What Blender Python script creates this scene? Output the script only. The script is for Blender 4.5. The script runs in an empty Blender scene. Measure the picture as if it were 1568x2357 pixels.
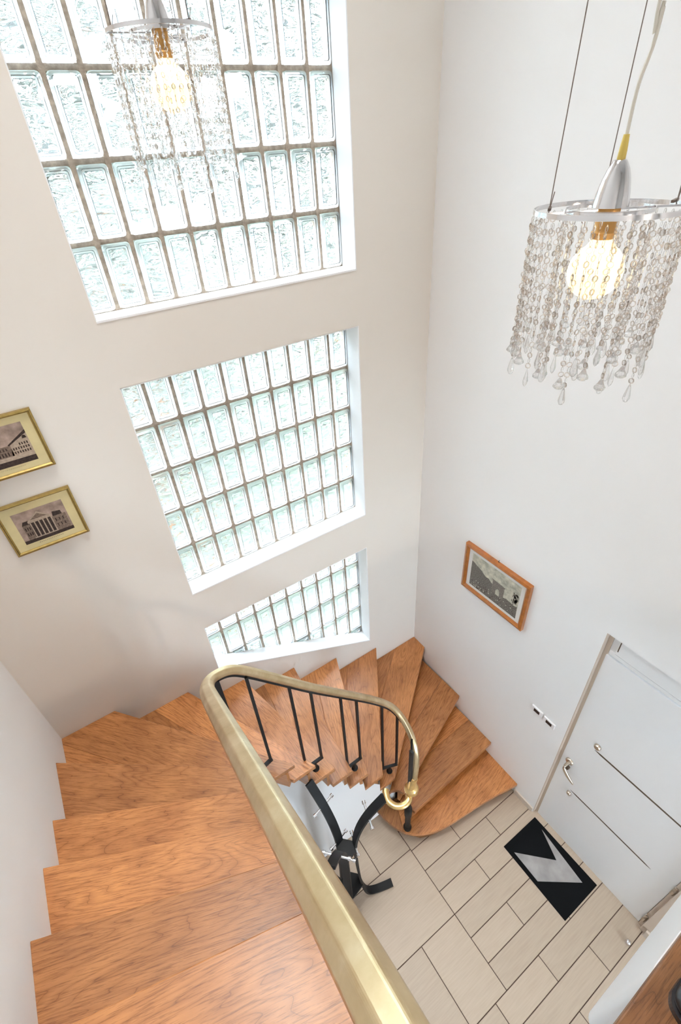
import bpy, bmesh, math, random
from mathutils import Matrix, Vector
random.seed(7)
PI = math.pi

# ------------------------------------------------------------------ camera
scene = bpy.context.scene
col = scene.collection
CAM = Vector((-1.99369, -2.16410, 4.40321))
RGT = Vector((0.83171, -0.55191, -0.06053))
DWN = Vector((-0.37327, -0.47512, -0.79682))
FWD = Vector((0.41102, 0.68531, -0.60117))
cd = bpy.data.cameras.new('camera')
cam = bpy.data.objects.new('camera', cd)
col.objects.link(cam)
m = Matrix.Identity(4)
for i in range(3):
    m[i][0], m[i][1], m[i][2], m[i][3] = RGT[i], -DWN[i], -FWD[i], CAM[i]
cam.matrix_world = m
cd.sensor_fit = 'HORIZONTAL'
cd.sensor_width = 36.0
cd.lens = 36.0 * 1113.96 / 1568.0
cd.clip_start = 0.02
scene.camera = cam

# ------------------------------------------------------------------ world, light, exposure
world = bpy.data.worlds.new('overcast_sky')
scene.world = world
world.use_nodes = True
bg = world.node_tree.nodes['Background']
bg.inputs[0].default_value = (0.74, 0.875, 1.0, 1)
bg.inputs[1].default_value = 17.0

def area(name, loc, target, sx, sy, power, color, spread=180):
    l = bpy.data.lights.new(name, 'AREA')
    l.shape = 'RECTANGLE'; l.size = sx; l.size_y = sy
    l.energy = power; l.color = color; l.spread = math.radians(spread)
    o = bpy.data.objects.new(name, l)
    col.objects.link(o)
    o.location = loc
    o.rotation_euler = (Vector(target) - Vector(loc)).to_track_quat('-Z', 'Y').to_euler()
    return o
# unseen light added behind the photographer to throw the rail shadow
area('added_hall_light', (-1.3, -5.3, 4.15), (-1.9, 0.0, 2.4), 0.12, 0.14, 25, (1.0, 0.84, 0.68))
# overhead fill added to brighten treads and side walls; ceiling has no opening
area('overhead_fill_light', (-1.55, -.95, 7.38), (-1.55, -.95, 0), 1.9, 1.0, 27, (1.0, 0.98, 0.95), 70)

scene.view_settings.view_transform = 'Standard'
scene.view_settings.look = 'None'
scene.view_settings.exposure = 0.32
scene.view_settings.gamma = 1.0
scene.view_settings.use_curve_mapping = False
scene.cycles.max_bounces = 7
scene.cycles.diffuse_bounces = 4
scene.cycles.glossy_bounces = 3
scene.cycles.transmission_bounces = 7
scene.cycles.transparent_max_bounces = 20
scene.cycles.caustics_refractive = True
scene.cycles.caustics_reflective = False
scene.cycles.sample_clamp_indirect = 8.0
scene.cycles.use_denoising = True
scene.cycles.use_adaptive_sampling = True
scene.cycles.adaptive_threshold = 0.15
scene.cycles.adaptive_min_samples = 24

# ------------------------------------------------------------------ helpers
W = {}
class MB:
    def __init__(s): s.v = []; s.f = []; s.m = []
    def add(s, vs, fs, mi=0):
        b = len(s.v)
        s.v += [Vector(v) for v in vs]
        s.f += [[i + b for i in f] for f in fs]
        s.m += [mi] * len(fs)
        return s
    def box(s, a, b, mi=0):
        x0, y0, z0 = [min(p, q) for p, q in zip(a, b)]
        x1, y1, z1 = [max(p, q) for p, q in zip(a, b)]
        return s.add([(x0,y0,z0),(x1,y0,z0),(x1,y1,z0),(x0,y1,z0),(x0,y0,z1),(x1,y0,z1),(x1,y1,z1),(x0,y1,z1)],
                     [(0,3,2,1),(4,5,6,7),(0,1,5,4),(1,2,6,5),(2,3,7,6),(3,0,4,7)], mi)
    def prism(s, pts, z0, z1, mi=0):
        # pts: list of (x, y) or (x, y, zt); upright prism
        ar = sum(pts[i][0]*pts[(i+1) % len(pts)][1] - pts[(i+1) % len(pts)][0]*pts[i][1] for i in range(len(pts)))
        if ar < 0: pts = pts[::-1]
        n = len(pts)
        vs = [(p[0], p[1], z0) for p in pts] + [(p[0], p[1], z1) for p in pts]
        fs = [list(range(n))[::-1], list(range(n, 2*n))] + [(i, (i+1) % n, n + (i+1) % n, n + i) for i in range(n)]
        return s.add(vs, fs, mi)
    def extr(s, pts, d, mi=0):
        # planar 3-d polygon extruded by the vector d
        n = len(pts); d = Vector(d)
        nn = Vector((0,0,0))
        P = [Vector(p) for p in pts]
        for i in range(n): nn += (P[i] - P[0]).cross(P[(i+1) % n] - P[0])
        if nn.dot(d) < 0: P = P[::-1]
        vs = P + [p + d for p in P]
        return s.add(vs, [list(range(n))[::-1], list(range(n, 2*n))] + [(i, (i+1) % n, n + (i+1) % n, n + i) for i in range(n)], mi)
    def lathe(s, prof, n=16, c=(0,0,0), mi=0, axis='Z'):
        vs = []; fs = []
        for (r, z) in prof:
            for k in range(n):
                a = 2*PI*k/n
                p = (r*math.cos(a), r*math.sin(a), z)
                if axis == 'X': p = (p[2], p[0], p[1])
                if axis == 'Y': p = (p[0], -p[2], p[1])
                vs.append((c[0]+p[0], c[1]+p[1], c[2]+p[2]))
        for j in range(len(prof)-1):
            for k in range(n):
                fs.append((j*n+k, j*n+(k+1) % n, (j+1)*n+(k+1) % n, (j+1)*n+k))
        fs.append(list(range(n))[::-1]); fs.append([(len(prof)-1)*n+k for k in range(n)])
        return s.add(vs, fs, mi)
    def sphere(s, c, r, n=20, mi=0):
        prof = [(max(1e-5, r*math.sin(PI*i/12)), -r*math.cos(PI*i/12)) for i in range(13)]
        return s.lathe(prof, n, c, mi)
    def tube(s, path, r, n=8, mi=0):
        prof = [(math.cos(2*PI*k/n), math.sin(2*PI*k/n)) for k in range(n)]
        return s.sweep(path, [(a*r, b*r) for a, b in prof], mi)
    def sweep(s, path, prof, mi=0, up=(0,0,1), scales=None):
        # prof in (side, up) coordinates
        P = [Vector(p) for p in path]; n = len(prof); up = Vector(up)
        vs = []
        last = None
        for i, p in enumerate(P):
            t = (P[min(i+1, len(P)-1)] - P[max(i-1, 0)]).normalized()
            side = t.cross(up)
            if side.length < 0.05: side = last if last is not None else t.orthogonal()
            side.normalize()
            if last is not None and side.dot(last) < 0 and abs(t.dot(up)) > .9: side = -side
            last = side
            u = side.cross(t).normalized()
            k = scales[i] if scales else 1
            for a, b in prof: vs.append(p + side*a*k + u*b*k)
        fs = []
        for j in range(len(P)-1):
            for k in range(n):
                fs.append((j*n+k, j*n+(k+1) % n, (j+1)*n+(k+1) % n, (j+1)*n+k))
        fs.append(list(range(n))[::-1]); fs.append([(len(P)-1)*n+k for k in range(n)])
        return s.add(vs, fs, mi)
    def bar(s, a, b, w, h, mi=0, up=(0,0,1)):
        return s.sweep([a, b], [(-w/2,-h/2),(w/2,-h/2),(w/2,h/2),(-w/2,h/2)], mi, up)
    def mesh(s, name, mats, smooth=False, M=None):
        me = bpy.data.meshes.new(name)
        inv = M.inverted() if M is not None else None
        me.from_pydata([(inv @ v) if inv is not None else v for v in s.v], [], s.f)
        for mt in mats: me.materials.append(mt)
        me.polygons.foreach_set('material_index', s.m)
        bm = bmesh.new(); bm.from_mesh(me)
        bmesh.ops.recalc_face_normals(bm, faces=bm.faces)
        bm.to_mesh(me); bm.free()
        if smooth:
            me.polygons.foreach_set('use_smooth', [True]*len(me.polygons))
            try: me.set_sharp_from_angle(angle=math.radians(smooth if smooth > 1 else 40))
            except Exception: pass
        me.update()
        return me

def place(name, data, parent=None, M=None):
    o = bpy.data.objects.new(name, data)
    col.objects.link(o)
    M = M.copy() if M is not None else (W[parent].copy() if parent is not None else Matrix.Identity(4))
    W[o] = M
    if parent is not None:
        o.parent = parent
        o.matrix_parent_inverse = W[parent].inverted()
    o.matrix_basis = M
    return o
def part(name, mb, mats, parent=None, M=None, smooth=False, bevel=0, label=None, kind=None):
    if not isinstance(mats, (list, tuple)): mats = [mats]
    if M is None: M = W[parent].copy() if parent is not None else Matrix.Identity(4)
    o = place(name, mb.mesh(name, mats, smooth, M), parent, M)
    if bevel:
        b = o.modifiers.new('bevel', 'BEVEL'); b.width = bevel; b.segments = 2; b.limit_method = 'ANGLE'; b.angle_limit = math.radians(35)
    if label: o['label'] = label
    if kind: o['kind'] = kind
    return o
def tag(o, label, cat, group=None, kind=None):
    o['label'] = label; o['category'] = cat
    if group: o['group'] = group
    if kind: o['kind'] = kind
    return o
def thing(name, label, cat, loc, group=None, kind=None):
    o = place(name, None, None, Matrix.Translation(loc))
    o.empty_display_size = .05
    return tag(o, label, cat, group, kind)

# ------------------------------------------------------------------ materials
def mat(name):
    mt = bpy.data.materials.new(name); mt.use_nodes = True
    nt = mt.node_tree
    return mt, nt, nt.nodes['Principled BSDF']
def N(nt, t, **kw):
    n = nt.nodes.new(t)
    for k, v in kw.items():
        if hasattr(n, k): setattr(n, k, v)
        else: n.inputs[k].default_value = v
    return n
def ramp(nt, stops):
    r = nt.nodes.new('ShaderNodeValToRGB')
    e = r.color_ramp.elements
    while len(e) < len(stops): e.new(0.5)
    for i, (p, c) in enumerate(stops):
        e[i].position = p; e[i].color = (*c, 1) if len(c) == 3 else c
    return r
def plain(name, c, rough=.5, metal=0.0, noise=0.0, scale=30, bump=0.0, bscale=200, spec=.5, coat=0):
    mt, nt, b = mat(name)
    b.inputs['Base Color'].default_value = (*c, 1)
    b.inputs['Roughness'].default_value = rough
    b.inputs['Metallic'].default_value = metal
    b.inputs['Specular IOR Level'].default_value = spec
    b.inputs['Coat Weight'].default_value = coat
    tc = N(nt, 'ShaderNodeTexCoord')
    if noise:
        n = N(nt, 'ShaderNodeTexNoise', Scale=scale, Detail=5.0)
        nt.links.new(tc.outputs['Object'], n.inputs['Vector'])
        r = ramp(nt, [(.3, [x*(1-noise) for x in c]), (.7, [min(1, x*(1+noise)) for x in c])])
        nt.links.new(n.outputs['Fac'], r.inputs[0]); nt.links.new(r.outputs[0], b.inputs['Base Color'])
    if bump:
        n2 = N(nt, 'ShaderNodeTexNoise', Scale=bscale, Detail=3.0)
        nt.links.new(tc.outputs['Object'], n2.inputs['Vector'])
        bp = N(nt, 'ShaderNodeBump', Strength=bump, Distance=.002)
        nt.links.new(n2.outputs['Fac'], bp.inputs['Height']); nt.links.new(bp.outputs[0], b.inputs['Normal'])
    return mt

M_wall = plain('white_painted_plaster', (.895, .892, .888), .9, spec=0.0)
M_cream = plain('cream_painted_plaster', (.795, .75, .69), .9, spec=0.0)
M_white = plain('white_paint', (.88, .885, .89), .45)
M_sill = plain('white_sill_plaster', (.88, .89, .90), .6)
M_mortar = plain('cement_mortar', (.40, .325, .255), .9, noise=.25, scale=60, bump=.5)
M_ceil = plain('ceiling_paint', (.86, .86, .85), .9)
M_grout = plain('brown_grout', (.10, .065, .05), .9)
M_black = plain('black_lacquered_iron', (.010, .011, .012), .5, spec=.25)
M_blackwood = plain('black_bent_wood', (.010, .011, .012), .5, spec=.25)
M_chrome = plain('chrome', (.80, .80, .82), .12, 1.0)
M_nickel = plain('aged_nickel', (.55, .48, .40), .28, 1.0)
M_bronze = plain('dark_bronze_strip', (.11, .075, .05), .5, .3)
M_brass = plain('polished_brass', (.80, .56, .24), .28, .9, noise=.08, scale=40)
M_doorwhite = plain('white_door_lacquer', (.87, .875, .88), .38)
M_jamb = plain('beige_jamb_paint', (.56, .46, .37), .6)
M_skirt = plain('beige_stone_skirting', (.58, .50, .42), .5, noise=.08)
M_plastic = plain('white_plastic', (.85, .85, .86), .3)
M_rocker = plain('black_plastic', (.018, .016, .018), .3)
M_mat = plain('black_rubber_mat', (.006, .007, .008), .9, spec=.1, bump=.6, bscale=500)
M_matgrey = plain('grey_mat_pile', (.34, .32, .31), .95, noise=.22, scale=9, bump=.6, bscale=600)
M_gold = plain('gilt_frame', (.36, .25, .075), .38, .55, noise=.15, scale=60)
M_golddark = plain('dark_gilt_frame', (.10, .065, .02), .5, .4)
M_mount = plain('cream_mount_card', (.67, .57, .31), .9, noise=.05, scale=25)
M_orange = plain('orange_varnished_frame', (.36, .115, .02), .3, 0, noise=.2, scale=30, coat=.4)
M_orangegold = plain('gilt_frame_edge', (.72, .42, .12), .35, .3)
M_mountw = plain('white_mount_card', (.74, .73, .70), .9)
M_ink = plain('engraving_dark_ink', (.045, .03, .025), .9, noise=.5, scale=120)
M_inkmid = plain('engraving_mid_tone', (.20, .145, .11), .9, noise=.35, scale=160)
M_inklight = plain('engraving_light_tone', (.42, .33, .25), .9, noise=.2, scale=90)
M_skyp = plain('engraving_sky', (.36, .265, .215), .9, noise=.4, scale=26)
M_gsky = plain('grey_engraving_sky', (.48, .46, .37), .9, noise=.35, scale=30)
M_gmid = plain('grey_engraving_foliage', (.15, .135, .115), .9, noise=.75, scale=170)
M_gdark = plain('grey_engraving_stone', (.19, .165, .14), .9, noise=.5, scale=260)
M_shoe = plain('black_shoe_leather', (.012, .012, .013), .32, coat=.3)
M_cordy = plain('yellow_cord_sleeve', (.62, .45, .10), .4)
M_cord = plain('clear_flex_cord', (.62, .58, .50), .25)
M_wire = plain('thin_steel_wire', (.20, .16, .14), .4, .8)
M_holder = plain('brass_lamp_holder', (.62, .33, .10), .4, .6)
M_lawn = plain('lawn', (.085, .095, .065), .95, noise=.9, scale=1.1)
M_hedge = plain('shrub_leaves', (.105, .11, .09), .9, noise=.6, scale=5)
M_paving = plain('grey_outdoor_paving', (.075, .082, .06), .9, noise=.92, scale=2.2)

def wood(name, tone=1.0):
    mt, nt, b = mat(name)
    L = nt.links.new
    tc = N(nt, 'ShaderNodeTexCoord'); oi = N(nt, 'ShaderNodeObjectInfo')
    off = N(nt, 'ShaderNodeVectorMath', operation='SCALE'); off.inputs[3].default_value = 1.0
    comb = N(nt, 'ShaderNodeCombineXYZ')
    mul = N(nt, 'ShaderNodeMath', operation='MULTIPLY'); mul.inputs[1].default_value = 37.0
    L(oi.outputs['Random'], mul.inputs[0]); L(mul.outputs[0], comb.inputs[0]); L(mul.outputs[0], comb.inputs[1]); L(mul.outputs[0], comb.inputs[2])
    add = N(nt, 'ShaderNodeVectorMath', operation='ADD')
    L(tc.outputs['Object'], add.inputs[0]); L(comb.outputs[0], add.inputs[1])
    # slow figure: cathedral rings from a stretched, distorted noise
    mp = N(nt, 'ShaderNodeMapping'); mp.inputs['Scale'].default_value = (.75, 5.2, 5.2)
    L(add.outputs[0], mp.inputs[0])
    n1 = N(nt, 'ShaderNodeTexNoise', Scale=1.5, Detail=2.5, Distortion=.35)
    L(mp.outputs[0], n1.inputs['Vector'])
    k = N(nt, 'ShaderNodeMath', operation='MULTIPLY'); k.inputs[1].default_value = 17.0
    L(n1.outputs['Fac'], k.inputs[0])
    fr = N(nt, 'ShaderNodeMath', operation='PINGPONG'); fr.inputs[1].default_value = .5
    L(k.outputs[0], fr.inputs[0])
    # fine pores
    mp2 = N(nt, 'ShaderNodeMapping'); mp2.inputs['Scale'].default_value = (16, 300, 300)
    L(add.outputs[0], mp2.inputs[0])
    n2 = N(nt, 'ShaderNodeTexNoise', Scale=1.0, Detail=4.0, Roughness=.65)
    L(mp2.outputs[0], n2.inputs['Vector'])
    # blotches
    n3 = N(nt, 'ShaderNodeTexNoise', Scale=5.0, Detail=3.0)
    L(add.outputs[0], n3.inputs['Vector'])
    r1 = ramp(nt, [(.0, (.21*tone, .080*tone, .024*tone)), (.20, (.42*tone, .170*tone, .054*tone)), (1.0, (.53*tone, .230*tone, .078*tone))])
    m2 = N(nt, 'ShaderNodeMath', operation='MULTIPLY'); m2.inputs[1].default_value = 2.0
    L(fr.outputs[0], m2.inputs[0])
    pr_ = N(nt, 'ShaderNodeMath', operation='POWER'); pr_.inputs[1].default_value = .55
    L(m2.outputs[0], pr_.inputs[0])
    L(pr_.outputs[0], r1.inputs[0])
    r2 = ramp(nt, [(.36, (.34, .25, .18)), (.50, (1, 1, 1))])
    L(n2.outputs['Fac'], r2.inputs[0])
    mx = N(nt, 'ShaderNodeMix', data_type='RGBA', blend_type='MULTIPLY'); mx.inputs[0].default_value = .62
    L(r1.outputs[0], mx.inputs[6]); L(r2.outputs[0], mx.inputs[7])
    r3 = ramp(nt, [(.3, (.70, .62, .56)), (.7, (1.10, 1.08, 1.04))])
    L(n3.outputs['Fac'], r3.inputs[0])
    mx2 = N(nt, 'ShaderNodeMix', data_type='RGBA', blend_type='MULTIPLY'); mx2.inputs[0].default_value = .8
    L(mx.outputs[2], mx2.inputs[6]); L(r3.outputs[0], mx2.inputs[7])
    hs = N(nt, 'ShaderNodeHueSaturation')
    vv = N(nt, 'ShaderNodeMapRange'); vv.inputs[3].default_value = .76; vv.inputs[4].default_value = 1.18
    L(oi.outputs['Random'], vv.inputs[0]); L(vv.outputs[0], hs.inputs['Value'])
    L(mx2.outputs[2], hs.inputs['Color']); L(hs.outputs[0], b.inputs['Base Color'])
    b.inputs['Roughness'].default_value = .34
    b.inputs['Coat Weight'].default_value = .2
    b.inputs['Coat Roughness'].default_value = .22
    bp = N(nt, 'ShaderNodeBump', Strength=.18, Distance=.002)
    L(n2.outputs['Fac'], bp.inputs['Height']); L(bp.outputs[0], b.inputs['Normal'])
    return mt
M_wood = wood('oiled_oak')
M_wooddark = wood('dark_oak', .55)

def tile_mat():
    mt, nt, b = mat('beige_floor_tile')
    L = nt.links.new
    tc = N(nt, 'ShaderNodeTexCoord'); oi = N(nt, 'ShaderNodeObjectInfo')
    mp = N(nt, 'ShaderNodeMapping'); mp.inputs['Scale'].default_value = (6, 90, 1)
    L(tc.outputs['Object'], mp.inputs[0])
    n = N(nt, 'ShaderNodeTexNoise', Scale=1.0, Detail=5.0)
    L(mp.outputs[0], n.inputs['Vector'])
    r = ramp(nt, [(.3, (.445, .350, .262)), (.7, (.50, .402, .307))])
    L(n.outputs['Fac'], r.inputs[0])
    hs = N(nt, 'ShaderNodeHueSaturation')
    vv = N(nt, 'ShaderNodeMapRange'); vv.inputs[3].default_value = .93; vv.inputs[4].default_value = 1.05
    L(oi.outputs['Random'], vv.inputs[0]); L(vv.outputs[0], hs.inputs['Value'])
    L(r.outputs[0], hs.inputs['Color']); L(hs.outputs[0], b.inputs['Base Color'])
    b.inputs['Roughness'].default_value = .42
    bp = N(nt, 'ShaderNodeBump', Strength=.15, Distance=.001)
    L(n.outputs['Fac'], bp.inputs['Height']); L(bp.outputs[0], b.inputs['Normal'])
    return mt
M_tile = tile_mat()

def rail_mat():
    mt, nt, b = mat('patinated_brass')
    L = nt.links.new
    tc = N(nt, 'ShaderNodeTexCoord')
    n = N(nt, 'ShaderNodeTexNoise', Scale=9.0, Detail=6.0, Roughness=.6)
    L(tc.outputs['Object'], n.inputs['Vector'])
    r = ramp(nt, [(.3, (.50, .36, .19)), (.55, (.62, .475, .28)), (.75, (.74, .61, .41))])
    L(n.outputs['Fac'], r.inputs[0]); L(r.outputs[0], b.inputs['Base Color'])
    r2 = ramp(nt, [(.3, (.36,)*3), (.7, (.27,)*3)])
    L(n.outputs['Fac'], r2.inputs[0]); L(r2.outputs[0], b.inputs['Roughness'])
    b.inputs['Metallic'].default_value = .9
    return mt
M_rail = rail_mat()

def glass_face(name, wav, tint, trans, refr):
    # inner pane of a glass block: wavy refraction + some diffusing + straight view
    mt, nt, b = mat(name)
    L = nt.links.new
    nt.nodes.remove(b)
    out = nt.nodes['Material Output']
    tc = N(nt, 'ShaderNodeTexCoord'); oi = N(nt, 'ShaderNodeObjectInfo')
    mul = N(nt, 'ShaderNodeMath', operation='MULTIPLY'); mul.inputs[1].default_value = 23.0
    L(oi.outputs['Random'], mul.inputs[0])
    add = N(nt, 'ShaderNodeVectorMath', operation='ADD')
    L(tc.outputs['Object'], add.inputs[0]); L(mul.outputs[0], add.inputs[1])
    mp = N(nt, 'ShaderNodeMapping'); mp.inputs['Scale'].default_value = (1.0, 1.0, 2.3)
    L(add.outputs[0], mp.inputs[0])
    n = N(nt, 'ShaderNodeTexNoise', Scale=13.0, Detail=1.2, Distortion=.8)
    L(mp.outputs[0], n.inputs['Vector'])
    bp = N(nt, 'ShaderNodeBump', Strength=wav, Distance=.034)
    L(n.outputs['Fac'], bp.inputs['Height'])
    rf = N(nt, 'ShaderNodeBsdfRefraction'); rf.inputs['Color'].default_value = (*tint, 1)
    rf.inputs['IOR'].default_value = 1.45; rf.inputs['Roughness'].default_value = .03
    L(bp.outputs[0], rf.inputs['Normal'])
    tr = N(nt, 'ShaderNodeBsdfTransparent'); tr.inputs[0].default_value = (*tint, 1)
    tl = N(nt, 'ShaderNodeBsdfTranslucent'); tl.inputs[0].default_value = (.95, .97, 1, 1)
    L(bp.outputs[0], tl.inputs['Normal'])
    gl = N(nt, 'ShaderNodeBsdfGlossy'); gl.inputs['Roughness'].default_value = .05
    L(bp.outputs[0], gl.inputs['Normal'])
    m1 = N(nt, 'ShaderNodeMixShader'); m1.inputs[0].default_value = refr/(refr+trans)
    L(tr.outputs[0], m1.inputs[1]); L(rf.outputs[0], m1.inputs[2])
    m2 = N(nt, 'ShaderNodeMixShader'); m2.inputs[0].default_value = refr+trans
    L(tl.outputs[0], m2.inputs[1]); L(m1.outputs[0], m2.inputs[2])
    fz = N(nt, 'ShaderNodeFresnel'); fz.inputs[0].default_value = 1.4
    m3 = N(nt, 'ShaderNodeMixShader')
    L(fz.outputs[0], m3.inputs[0]); L(m2.outputs[0], m3.inputs[1]); L(gl.outputs[0], m3.inputs[2])
    L(m3.outputs[0], out.inputs[0])
    return mt
M_gface = glass_face('wavy_block_glass', 1.0, (.96, .97, .98), .10, .80)
M_grim = glass_face('block_glass_rim', .15, (.92, .97, 1.0), .15, .30)
M_gedge = glass_face('block_glass_edge', .0, (.36, .40, .44), .20, .70)
def clear(name, c):
    mt, nt, b = mat(name); nt.nodes.remove(b)
    t = N(nt, 'ShaderNodeBsdfTransparent'); t.inputs[0].default_value = (*c, 1)
    nt.links.new(t.outputs[0], nt.nodes['Material Output'].inputs[0])
    return mt
M_gback = clear('clear_outer_pane', (.96, .985, .98))

def crystal(name, tint, fac):
    mt, nt, b = mat(name); nt.nodes.remove(b)
    L = nt.links.new
    t = N(nt, 'ShaderNodeBsdfTransparent'); t.inputs[0].default_value = (.97, .975, .98, 1)
    g = N(nt, 'ShaderNodeBsdfGlass'); g.inputs['Roughness'].default_value = .0; g.inputs['IOR'].default_value = 1.5
    g.inputs['Color'].default_value = (*tint, 1)
    mx = N(nt, 'ShaderNodeMixShader'); mx.inputs[0].default_value = fac
    L(t.outputs[0], mx.inputs[1]); L(g.outputs[0], mx.inputs[2])
    L(mx.outputs[0], nt.nodes['Material Output'].inputs[0])
    return mt
M_crystal = crystal('clear_crystal', (.97, .965, .96), .5)
M_link = crystal('tinted_link_crystal', (.86, .79, .73), .68)
def emit(name, c, s):
    mt, nt, b = mat(name)
    b.inputs['Base Color'].default_value = (.9, .85, .7, 1)
    b.inputs['Emission Color'].default_value = (*c, 1)
    b.inputs['Emission Strength'].default_value = s
    return mt
M_bulb = emit('lit_bulb_glass', (1.0, .82, .45), 1.05)

# ------------------------------------------------------------------ the shell
ZF = .03; XL = -2.668; CEIL = 7.40
def struct(name, mb, mats, label, cat, **kw):
    o = part(name, mb, mats, **kw)
    return tag(o, label, cat, kind='structure')

X0, X1 = -1.735, -.50            # window openings in the window wall
YG = .1125                       # front of the glass
SL0, SL1 = (X0, 1.685), (X1, 1.045)
w = MB()
w.box((XL-.2, 0, 0), (X0, .205, CEIL)); w.box((X1, 0, 0), (.2, .205, CEIL))
w.extr([(X0, 0, 0), (X1, 0, 0), (X1, 0, SL1[1]), (X0, 0, SL0[1])], (0, .205, 0))
w.box((X0, 0, 2.092), (X1, .205, 2.39)); w.box((X0, 0, 3.645), (X1, .205, 3.916)); w.box((X0, 0, 5.425), (X1, .205, CEIL))
struct('wall_window', w, M_cream, 'tall cream plaster wall with three glass block windows', 'wall')
w = MB()
DY0, DY1, DZ = -1.492, -2.425, 2.262
w.box((0, .0, 0), (.22, DY0, CEIL)); w.box((0, DY0, DZ), (.22, DY1, CEIL)); w.box((0, DY1, 0), (.22, -6.0, CEIL))
struct('wall_right', w, M_wall, 'tall white wall with the entrance door and one framed print', 'wall')
w = MB(); w.box((XL, 0, 0), (XL-.2, -6.0, CEIL))
struct('wall_left', w, M_wall, 'white wall beside the upper flight of wooden stairs', 'wall')
w = MB(); w.box((XL-.2, -6.0, 0), (-1.80, -6.15, CEIL)); w.box((-1.80, -6.0, 2.1), (.22, -6.15, CEIL))
w.box((-1.80, -6.0, 0), (-1.3, -6.15, 2.1)); w.box((-.3, -6.0, 0), (.22, -6.15, 2.1))  # ground floor opening added to let daylight onto the hall floor
struct('wall_back', w, M_wall, 'white wall behind the landing with a ground floor opening added for daylight', 'wall')
w = MB(); w.box((XL-.2, .2, CEIL), (.22, -6.0, CEIL+.1))
struct('ceiling', w, M_ceil, 'white ceiling above the stairwell', 'ceiling')
# window reveals: white lining
for i, (za, zb) in enumerate(((None, None), (2.39, 3.645), (3.916, 5.425))):
    r = MB(); e = .004
    if za is None:
        r.extr([(X0, -.002, SL0[1]-e), (X1, -.002, SL1[1]-e), (X1, -.002, SL1[1]+e), (X0, -.002, SL0[1]+e)], (0, YG+.002, 0))
        za, zb = SL1[1], 2.092
        r.extr([(X0+e, 0, SL0[1]), (X0+e, YG, SL0[1]), (X0+e, YG, zb), (X0+e, 0, zb)], (-e, 0, 0))
    else:
        r.box((X0, -.002, za-e), (X1, YG, za+e))
        r.box((X0, 0, za), (X0+e, YG, zb))
    r.box((X1-e, -.002, za), (X1+.001, YG, zb)); r.box((X0, 0, zb-e), (X1, YG, zb+.001))
    struct('trim_%d' % (i+1), r, M_sill, ('white sloping sill and reveal of the lowest window', 'white sill and reveal of the middle window', 'white sill and reveal of the topmost window')[i], 'sill')

# glass block windows
def rrect(hw, hh, r, n=3):
    pts = []
    for cx, cz, a0 in ((hw-r, hh-r, 0), (-hw+r, hh-r, 90), (-hw+r, -hh+r, 180), (hw-r, -hh+r, 270)):
        for k in range(n+1):
            a = math.radians(a0 + 90*k/n)
            pts.append((cx + r*math.cos(a), cz + r*math.sin(a)))
    return pts
def block_mb():
    bw, bh = .1075/2, .2335/2
    loops = []
    for ins, y in ((0, .08), (0, .005), (.0035, .0), (.0115, .0), (.0137, .004), (.0195, .004), (.0217, .0008)):
        loops.append([(x, y, z) for x, z in rrect(bw-ins, bh-ins, max(.004, .014-ins*.4))])
    n = len(loops[0]); g = MB()
    vs = [v for l in loops for v in l]; fs = []; ms = []
    for j in range(len(loops)-1):
        for k in range(n):
            fs.append((j*n+k, j*n+(k+1) % n, (j+1)*n+(k+1) % n, (j+1)*n+k)); ms.append(3 if j in (3, 5) else 0)
    fs.append(list(range(n))); ms.append(2)
    fs.append([(len(loops)-1)*n+k for k in range(n)]); ms.append(1)
    g.v = [Vector(v) for v in vs]; g.f = fs; g.m = ms
    return g
BLOCK = block_mb().mesh('glass_block', [M_grim, M_gface, M_gback, M_gedge], 30)
JX = [-1.7458 + .125*k for k in range(11)]
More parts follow.
